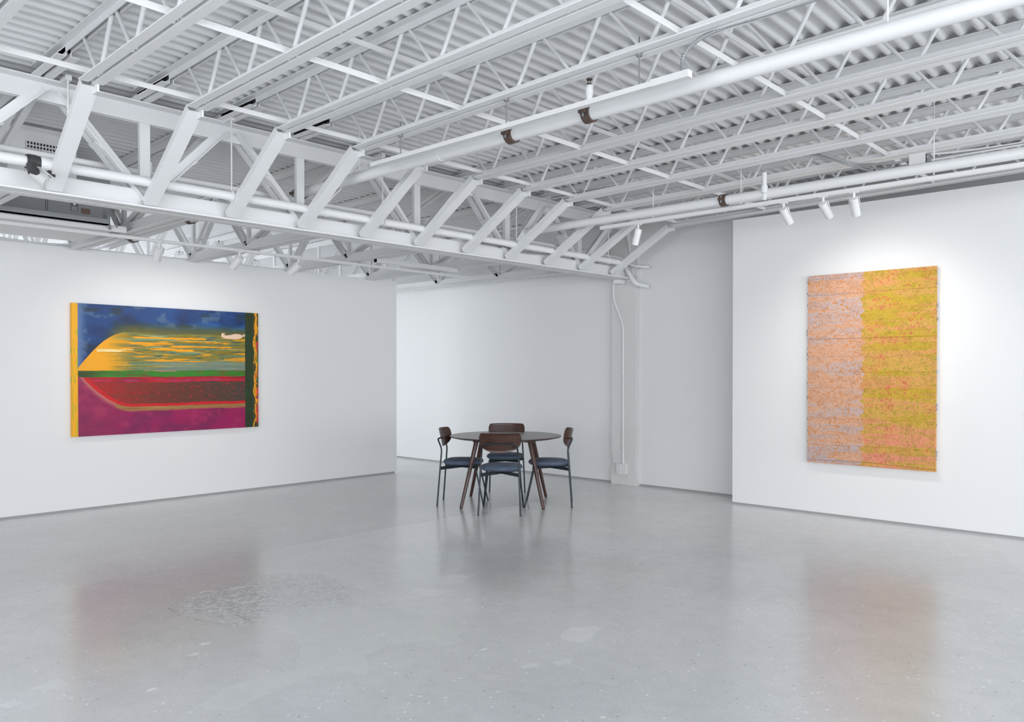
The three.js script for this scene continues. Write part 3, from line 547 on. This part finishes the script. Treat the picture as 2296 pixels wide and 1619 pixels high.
// ---------------------------------------------------------------- paintings
function textured(u0, u1, y0, y1, v0, v1, faceAxis) { return box(u0, u1, y0, y1, v0, v1); }
{
  // broad abstract with colour bands; x 0..1 left to right, y 0..1 top to bottom
  const P = (x, y) => {
    const st = fbm(x * 7, y * 150, 3), st2 = fbm(x * 14 + 40, y * 260, 2), cl = fbm(x * 7 + 3, y * 6, 4), cl2 = fbm(x * 16, y * 14 + 50, 4), gr = (h2(Math.floor(x * 900), Math.floor(y * 600)) - .5) * 12;
    let c;
    if (x < .027) { c = [250, 178, 8]; if (fbm(x * 200, y * 14 + 9, 3) > .63) c = [205, 180, 20]; return c.map(q => q + gr * .4); }
    if (x > .966) {                                              // dripped strip
      c = mix3([78, 66, 14], [52, 62, 30], cl2);
      const b = fbm(x * 70, y * 16 + 7, 3), d = fbm(x * 110 + 30, y * 22, 3);
      if (y > .25 && d > .58 && x > .978) c = mix3([214, 40, 34], [232, 70, 60], cl);
      const w1 = Math.abs(x - (.979 + .006 * Math.sin(y * 17) + .004 * Math.sin(y * 43))), w2 = Math.abs(x - (.986 + .006 * Math.sin(y * 13 + 2)));
      if (w1 < .0042 * (y < .3 ? 1.6 : 1) || (w2 < .0028 && y > .1 && y < .8) || b > .72) c = [240, 160, 10];
      const k = fbm(x * 160, y * 60 + 20, 2); if (k > .77 && x < .985) c = [18, 20, 16]; if (k < .2 && y > .2 && y < .6) c = [60, 170, 40]; if (k < .23 && k > .2) c = [22, 60, 130];
      return c.map(q => q + gr * .5);
    }
    if (x > .917) { c = mix3([38, 62, 14], [30, 42, 22], fbm(x * 60, y * 5, 3)); if (cl2 > .62) c = mix3(c, [24, 66, 20], .6); return c.map(q => q + gr * .3); }
    // hull curve: upper arc and lower arc rising from the left point at y = .49
    const xx = (x - .027) / .89, top = .49 - .285 * (1 - Math.pow(1 - Math.min(1, xx / .26), 1.8)), low = .515 + .275 * (1 - Math.pow(1 - Math.min(1, xx / .30), 1.9));
    const wob = .012 * (fbm(x * 18, 3, 3) - .5) + .01 * (fbm(x * 5, 8, 3) - .5);
    // sky blues
    let sky = mix3([12, 62, 122], [6, 38, 88], sm(.35, .7, cl)); sky = mix3(sky, [20, 92, 170], sm(.5, .75, fbm(x * 4 + 9, y * 7 + 2, 3)) * sm(.3, .9, x)); sky = mix3(sky, [86, 108, 138], sm(.56, .74, cl2) * .7); sky = mix3(sky, [26, 44, 60], sm(.6, .78, fbm(x * 9 + 70, y * 22, 3)) * .8);
    if (xx < .06) sky = mix3([92, 120, 164], sky, sm(0, .06, xx));
    // yellow-green streaks
    let bandc = mix3([142, 118, 14], [106, 132, 92], sm(.42, .62, st)); bandc = mix3(bandc, [72, 84, 78], sm(.60, .72, st2)); bandc = mix3(bandc, [150, 182, 150], sm(.64, .76, fbm(x * 5 + 20, y * 120, 3)) * .8);
    const amber = fbm(x * 9 + 5, y * 95 + 33, 4); if (amber > .56 && y > .26 && y < .48) bandc = mix3([242, 164, 8], [190, 130, 10], sm(.56, .68, st)); 
    bandc = mix3([250, 170, 8], bandc, sm(.12, .34, xx + .10 * (cl - .5)));
    if (y > .43 + .02 * (cl - .5)) bandc = mix3(bandc, mix3([140, 166, 142], [96, 108, 104], st), sm(.25, .55, xx) * .85);
    const shelf = top - .0 + wob; 
    const y2 = y + wob;
    if (y2 < top) { c = sky; const near = sm(.10, 0, top - y2); c = mix3(c, mix3([120, 104, 20], [70, 82, 60], cl2), near * sm(.1, .25, xx) * .95); }
    else if (y2 < .505) c = bandc;
    else if (y2 < .555) { c = mix3([34, 112, 20], [60, 142, 30], st); if (st2 > .68) c = [120, 60, 30]; if (xx < .16) c = mix3([46, 70, 14], c, sm(.02, .16, xx)); if (y2 < .515 && st > .6) c = [200, 120, 110]; }
    else if (y2 < low) {
      c = mix3([168, 24, 20], [110, 42, 26], sm(.1, .5, xx + .25 * (cl - .5))); c = mix3(c, [66, 58, 52], sm(.45, .95, xx + .2 * (cl2 - .5)) * .8);
      if (y2 < .60 + .01 * (st - .5)) c = mix3([150, 10, 40], [190, 12, 28], sm(.4, .6, st)); if (y2 > .575 && y2 < .592 && st2 > .55) c = [190, 40, 110];
      if (fbm(x * 110, y * 80, 3) > .72) c = mix3(c, [208, 24, 24], .7); if (st2 > .7) c = mix3(c, [90, 74, 40], .5);
      if (low - y2 < .022 + .02 * sm(.3, 0, xx)) c = [206, 8, 22];
    }
    else {
      c = mix3([156, 4, 84], [126, 10, 78], sm(.4, .65, cl)); c = mix3(c, [168, 38, 92], sm(.55, .75, cl2) * .7);
      if (xx < .34) c = mix3(c, mix3([96, 12, 66], [186, 52, 90], cl2), .55 * sm(.34, .1, xx));
      const t = y2 - low; if (t < .045 && xx > .2) c = mix3(mix3([184, 146, 84], [140, 84, 40], st), c, sm(.024, .045, t + .01 * (cl2 - .5)));
      else if (t < .06 && xx <= .2) c = mix3([196, 110, 100], c, sm(0, .06, t));
    }
    if (y2 > .238 && y2 < .252 && xx > .24) c = mix3(c, [246, 166, 10], sm(.4, .55, fbm(x * 8, 30, 3)));
    if (xx > .84 && y2 > .19 && y2 < .235 && fbm(x * 22, y * 60, 3) > .44) c = [240, 204, 176];
    if (xx > .10 && xx < .30 && y2 > .34 && y2 < .36 && st > .45) c = [250, 226, 160];
    return c.map(q => q + gr);
  };
  const map = dataTex(1400, 924, (x, y) => P(x, 1 - y));
  const bmp = dataTex(700, 462, (x, y) => { const v = 255 * (.5 * fbm(x * 12, (1 - y) * 170, 3) + .5 * fbm(x * 80, y * 60, 3)); return [v, v, v]; }, false);
  const p = thing('abstract_painting', 'wide abstract painting with blue, yellow, green and magenta bands', 'painting');
  const c = box(2.8399, 4.886, .7507, 2.1011, 8.684, 8.727), t = c.attributes.uv, q = c.attributes.position, n = c.attributes.normal;
  for (let i = 0; i < q.count; i++) {
    let x = (q.getX(i) - 2.8399) / 2.0461, y = (q.getY(i) - .7507) / 1.3504;
    if (Math.abs(n.getX(i)) > .5) x = n.getX(i) > 0 ? .985 : .012; if (Math.abs(n.getY(i)) > .5) y = n.getY(i) > 0 ? .99 : .01;
    t.setXY(i, x, y);
  }
  part('canvas', c, new THREE.MeshStandardMaterial({ map, roughness: .5, bumpMap: bmp, bumpScale: .002 }), p);
  part('stretcher', box(2.88, 4.84, .79, 2.06, 8.72, 8.7295), M.shell, p);
}
{
  // tall painting of crackled paint in two fields; cells about 20 x 13 mm
  const Wm = 1.1582, Hm = 1.8373, cw = .0165, ch = .0105;
  const furrows = [[.022, .3, 0], [.105, .6, .002], [.34, .8, .0], [.25, .2, 0], [.435, .2, 0], [.515, .35, 0], [.60, .25, 0], [.76, .35, 0], [.90, .35, .004], [.985, .8, .006]];
  const bumpArr = new Float32Array(880 * 1396);
  const colAt = (x, y, bi) => {
    const mx = x * Wm, my = y * Hm, wx = mx + .006 * (fbm(mx * 60, my * 60, 2) - .5), wy = my + .006 * (fbm(mx * 60 + 9, my * 60, 2) - .5) + .01 * (fbm(mx * 2, my * 3 + 5, 2) - .5);
    const gx = Math.floor(wx / cw), gy = Math.floor(wy / ch); let f1 = 9, f2 = 9, id = 0;
    for (let a = -1; a <= 1; a++) for (let b = -1; b <= 1; b++) {
      const cx = gx + a, cy = gy + b, px = (cx + .1 + .8 * h2(cx + 11, cy + 5)), py = (cy + .1 + .8 * h2(cx + 91, cy + 45)), dx = wx / cw - px, dy = wy / ch - py, d = Math.hypot(dx, dy);
      if (d < f1) { f2 = f1; f1 = d; id = h2(cx + 300, cy + 777); } else if (d < f2) f2 = d;
    }
    const e = f2 - f1, edge = .452 + .012 * Math.sin(my * 40) + .02 * (Math.abs(((my * 13.5) % 1) - .5) * 2 - .5) + .012 * (fbm(3, my * 30, 2) - .5);
    const right = x > edge, open = fbm(mx * 85 + 60, my * 125, 3), strip = fbm(mx * 2.2, my * 26, 3), low = sm(.62, 1, y);
    let c, crack;
    if (!right) {
      c = mix3([224, 186, 166], [204, 176, 170], id); c = mix3(c, [226, 172, 138], sm(.45, .62, strip) * .75); c = mix3(c, [192, 180, 186], sm(.5, .62, 1 - strip) * (.35 + .4 * low)); crack = mix3([176, 112, 62], [150, 112, 96], fbm(mx * 20, my * 20 + 3, 2));
      if (open > .645) c = mix3(c, [226, 136, 58], .85);
    } else {
      c = mix3([226, 170, 96], [214, 172, 72], id); c = mix3(c, [206, 172, 48], sm(.48, .62, fbm(mx * 3 + 8, my * 18, 3)) * .8 * (1 - .7 * low)); c = mix3(c, [236, 156, 118], sm(.46, .64, strip) * (.55 + .4 * low) + .25 * low); crack = mix3([128, 104, 22], [156, 92, 40], fbm(mx * 20, my * 20, 2));
      if (open > .655) c = mix3(c, fbm(mx * 9, my * 12 + 70, 2) > .40 ? [158, 160, 18] : [226, 90, 84], .8);
    }
    const thin = .055 + .10 * sm(.42, .62, fbm(mx * 16 + 20, my * 22, 3)); let k = sm(thin, thin * .35, e) * (.35 + .65 * sm(.4, .55, fbm(mx * 30, my * 30 + 12, 2)));
    c = mix3(c, crack, k);
    let hgt = sm(0, .35, e) * .7 + .3 * id - (open > .65 ? .35 : 0);
    for (const [fy, s, bow] of furrows) { const d = Math.abs(y - fy - bow * Math.sin(x * 5 + fy * 9) - .0022 * (fbm(mx * 6, fy * 50, 2) - .5)) * Hm; if (d < .006) { const q = s * sm(.0055, .0015, d); c = mix3(c, right ? [168, 104, 44] : [140, 120, 122], .75 * q); hgt -= .6 * q; } }
    if (bi >= 0) bumpArr[bi] = hgt;
    return c;
  };
  const map = dataTex(880, 1396, (x, y) => colAt(x, 1 - y, Math.floor((1 - (1 - y)) * 1396) * 880 + Math.floor(x * 880)));
  const bmp = dataTex(880, 1396, (x, y) => { const v = 255 * Math.max(0, Math.min(1, .2 + .7 * bumpArr[Math.floor(y * 1396) * 880 + Math.floor(x * 880)])); return [v, v, v]; }, false);
  const p = thing('textured_painting', 'tall painting of crackled pink and ochre paint on the right wall', 'painting');
  const c = box(7.766, 7.80, .5147, 2.352, 2.0732, 3.2314), t = c.attributes.uv, q = c.attributes.position, n = c.attributes.normal;
  for (let i = 0; i < q.count; i++) {
    let x = (3.2314 + q.getZ(i)) / Wm, y = (q.getY(i) - .5147) / Hm;
    if (Math.abs(n.getZ(i)) > .5) x = n.getZ(i) > 0 ? .99 : .01; if (Math.abs(n.getY(i)) > .5) y = n.getY(i) > 0 ? .99 : .01;
    t.setXY(i, x, y);
  }
  const mat = new THREE.MeshStandardMaterial({ map, roughness: .7, bumpMap: bmp, bumpScale: .004 });
  part('paint_surface', c, mat, p);
  part('stretcher', box(7.80, 7.8255, .53, 2.337, 2.085, 3.22), M.white, p);
  // ragged paint crusts along both edges
  const tufts = []; for (let i = 0; i < 46; i++) { const l = i % 3 !== 0, y = R(.54, 2.33), s = R(.004, .013); const g = new THREE.IcosahedronGeometry(1, 0); g.scale(.012, s * 1.6, s); g.translate(R(7.772, 7.795), y, -(l ? 3.2314 + s * .5 : 2.0732 - s * .35)); tufts.push(g); }
  const cr = part('paint_crust', tufts, std(.36, .32, .33, .8), p, 'ragged grey paint crusts on the painting edges'); cr.userData.kind = 'stuff';
}

// ---------------------------------------------------------------- dining table and chairs
const woodTex = dataTex(512, 512, (x, y) => { const g = fbm(x * 3, y * 60, 4), s = fbm(x * 8 + 4, y * 200, 2); const L = .65 + .7 * (g - .5) + .35 * (s - .5); return [70 * L + 18, 36 * L + 10, 22 * L + 8]; });
M.wood = new THREE.MeshPhysicalMaterial({ map: woodTex, roughness: .38, clearcoat: .25, clearcoatRoughness: .3 });
const topTex = dataTex(512, 512, (x, y) => { const g = fbm(x * 4, y * 70, 4), s = fbm(x * 8 + 4, y * 240, 2); const L = .75 + .5 * (g - .5) + .25 * (s - .5); return [62 * L + 12, 40 * L + 10, 32 * L + 9]; });
M.woodTop = new THREE.MeshPhysicalMaterial({ map: topTex, roughness: .33, clearcoat: .3, clearcoatRoughness: .25 });
const fabTex = dataTex(256, 256, (x, y) => { const w = Math.sin(x * 256 * 1.1) * Math.sin(y * 256 * 1.1) * 6 + 18 * (fbm(x * 60, y * 60, 2) - .5); return [84 + w, 97 + w, 116 + w]; });
M.fabric = new THREE.MeshPhysicalMaterial({ map: fabTex, roughness: .92, sheen: .25, sheenRoughness: .6, sheenColor: new THREE.Color(.4, .45, .5) });
const SY = Math.sin(YAW), CYW = Math.cos(YAW);
const RF = (r, f) => [r * SY + f * CYW, -r * CYW + f * SY];      // camera right/forward on the floor -> room u, v
const SET_TURN = -.075;
{
  const t = thing('dining_table', 'round dark walnut dining table with four splayed legs', 'table');
  const [cu, cv] = RF(-.072, 8.545); t.position.copy(W(cu, 0, cv));
  const top = new THREE.LatheGeometry([[0, .697], [.30, .697], [.535, .699], [.592, .712], [.6, .717], [.6, .722], [.597, .725], [0, .725]].map(p => new THREE.Vector2(...p)), 96);
  const uv = top.attributes.uv, ps = top.attributes.position; for (let i = 0; i < uv.count; i++) uv.setXY(i, ps.getX(i) * .8, ps.getZ(i) * .8);
  part('table_top', top, M.woodTop, t);
  // right and forward unit vectors of the set
  const rx = new THREE.Vector3(SY, 0, CYW).applyAxisAngle(new THREE.Vector3(0, 1, 0), SET_TURN), fx = new THREE.Vector3(CYW, 0, -SY).applyAxisAngle(new THREE.Vector3(0, 1, 0), SET_TURN);
  for (const a of [-1, 1]) for (const b of [-1, 1]) {
    const A = rx.clone().multiplyScalar(.425 * a).addScaledVector(fx, .40 * b), B = rx.clone().multiplyScalar(.275 * a).addScaledVector(fx, .27 * b); B.y = .70;
    const d = A.clone().sub(B).normalize();
    part('leg', [cone(A.clone().addScaledVector(d, -.012), B, .0165, .0245, 18), cone(A, A.clone().addScaledVector(d, -.0125), .0125, .0165, 18)], M.wood, t);
  }
  part('cross_rail', [bar(rect(.05, .025, 0, -.012), rx.clone().multiplyScalar(-.30).addScaledVector(fx, -.29).setY(.697), rx.clone().multiplyScalar(.30).addScaledVector(fx, .29).setY(.697)), bar(rect(.05, .025, 0, -.012), rx.clone().multiplyScalar(-.30).addScaledVector(fx, .29).setY(.697), rx.clone().multiplyScalar(.30).addScaledVector(fx, -.29).setY(.697))], M.wood, t);
}
// chair: local x right, y up, faces +z; origin on the floor at the middle of its feet
function makeChair() {
  const g = thing('dining_chair', '', 'chair', 'chairs around the round table');
  const V = (x, y, z) => new THREE.Vector3(x, y, z);
  part('rear_frame', bent([V(-.207, .004, -.245), V(-.190, .44, -.212), V(-.180, .60, -.200), V(-.170, .70, -.245), V(.170, .70, -.245), V(.180, .60, -.200), V(.190, .44, -.212), V(.207, .004, -.245)], .045, .0085, 12), M.chairMetal, g, 'thin blue-black steel rear legs and back loop');
  for (const s of [-1, 1]) {
    part('leg', rod(V(s * .165, .425, .15), V(s * .208, .004, .245), .0085, 12), M.chairMetal, g);
    part('foot_cap', [rod(V(s * .208, 0, .245), V(s * .208, .012, .245), .0095, 12), rod(V(s * .207, 0, -.245), V(s * .207, .012, -.245), .0095, 12)], M.black, g);
    part('cross_bar', bar(rect(.006, .034), V(s * .188, .395, -.215), V(-s * .172, .408, .165)), M.chairMetal, g);
  }
  // cushion
  const seat = new THREE.LatheGeometry([[0, .424], [.17, .424], [.196, .430], [.212, .443], [.214, .455], [.205, .468], [.17, .479], [.09, .486], [0, .488]].map(p => new THREE.Vector2(...p)), 56);
  const p = seat.attributes.position, u = seat.attributes.uv;
  for (let i = 0; i < p.count; i++) {
    let x = p.getX(i), z = p.getZ(i); const r = Math.hypot(x, z), a = Math.atan2(z, x), k = Math.pow(Math.pow(Math.abs(Math.cos(a)), 2.7) + Math.pow(Math.abs(Math.sin(a)), 2.7), -1 / 2.7);
    x = r * k * Math.cos(a) * .985; z = r * k * Math.sin(a) * .99; p.setX(i, x); p.setZ(i, z + .005); u.setXY(i, x * 2, z * 2);
  }
  seat.computeVertexNormals(); part('seat', seat, M.fabric, g, 'blue-grey woven seat cushion');
  // curved plywood back
  const Wd = .452, N = 36, Mr = 8, T = .011, pos = [], uv = [], idx = [];
  const yt = x => { const r = .045, e = Math.abs(x) - (Wd / 2 - r); return .806 - (e > 0 ? r - Math.sqrt(Math.max(0, r * r - e * e)) : 0); }, yb = x => { const k = Math.min(1, Math.abs(2 * x / Wd)); return .725 - .112 * Math.sqrt(Math.max(0, 1 - Math.pow(k, 2.2))); };
  const at = (x, y, side) => { const a = x / .30, z = -.252 + .30 * (1 - Math.cos(a)) * .95 - (y - .70) * .22, nx = Math.sin(a), nz = -Math.cos(a); return [.30 * Math.sin(a) + side * nx * -T / 2 * -1 * -1, y, z + .020 + side * nz * T / 2]; };
  for (const side of [1, -1]) for (let i = 0; i <= N; i++) for (let j = 0; j <= Mr; j++) {
    const x = (-1 + 2 * i / N) * Wd / 2 * .9995, a = yb(x), b = Math.max(yt(x), a + .002), y = a + (b - a) * j / Mr; pos.push(...at(x, y, side)); uv.push(x * 2, y * 2.4);
  }
  const O = (N + 1) * (Mr + 1), id = (s, i, j) => s * O + i * (Mr + 1) + j;
  for (let i = 0; i < N; i++) for (let j = 0; j < Mr; j++) { idx.push(id(0, i, j), id(0, i, j + 1), id(0, i + 1, j), id(0, i + 1, j), id(0, i, j + 1), id(0, i + 1, j + 1)); idx.push(id(1, i, j), id(1, i + 1, j), id(1, i, j + 1), id(1, i + 1, j), id(1, i + 1, j + 1), id(1, i, j + 1)); }
  const rim = (i0, j0, i1, j1) => idx.push(id(0, i0, j0), id(1, i0, j0), id(0, i1, j1), id(1, i0, j0), id(1, i1, j1), id(0, i1, j1));
  for (let i = 0; i < N; i++) { rim(i, 0, i + 1, 0); rim(i + 1, Mr, i, Mr); } for (let j = 0; j < Mr; j++) { rim(0, j + 1, 0, j); rim(N, j, N, j + 1); }
  const bg = new THREE.BufferGeometry(); bg.setAttribute('position', new THREE.Float32BufferAttribute(pos, 3)); bg.setAttribute('uv', new THREE.Float32BufferAttribute(uv, 2)); bg.setIndex(idx); const bf = bg.toNonIndexed(); bf.computeVertexNormals(); 
  bg.computeVertexNormals();
  part('backrest', bg, M.wood, g, 'curved dark walnut plywood backrest');
  return g;
}
const chair0 = makeChair();
// [right, forward, facing angle from forward (clockwise seen from above), label]
const chairs = [[-.105, 8.000, 0.0, 'dining chair in front of the table with its back to the viewer'], [-.524, 8.515, Math.PI / 2, 'dining chair on the left side of the table'], [.392, 8.46, -Math.PI / 2, 'dining chair on the right side of the table'], [-.075, 9.045, Math.PI, 'dining chair behind the table facing the viewer']];
chairs.forEach(([r, f, ang, lab], i) => {
  let c = chair0; if (i) { c = chair0.clone(); c.name = numbered('dining_chair'); scene.add(c); c.userData = { ...chair0.userData }; }
  const [u, v] = RF(r, f); c.position.copy(W(u, 0, v));
  // facing direction in room axes
  const a = ang, fr = Math.sin(a), ff = Math.cos(a), du = fr * SY + ff * CYW, dv = -fr * CYW + ff * SY;
  c.rotation.set(0, Math.atan2(du, -dv) + SET_TURN, 0);
  c.userData.label = lab;
});

renderer.render(scene, camera);
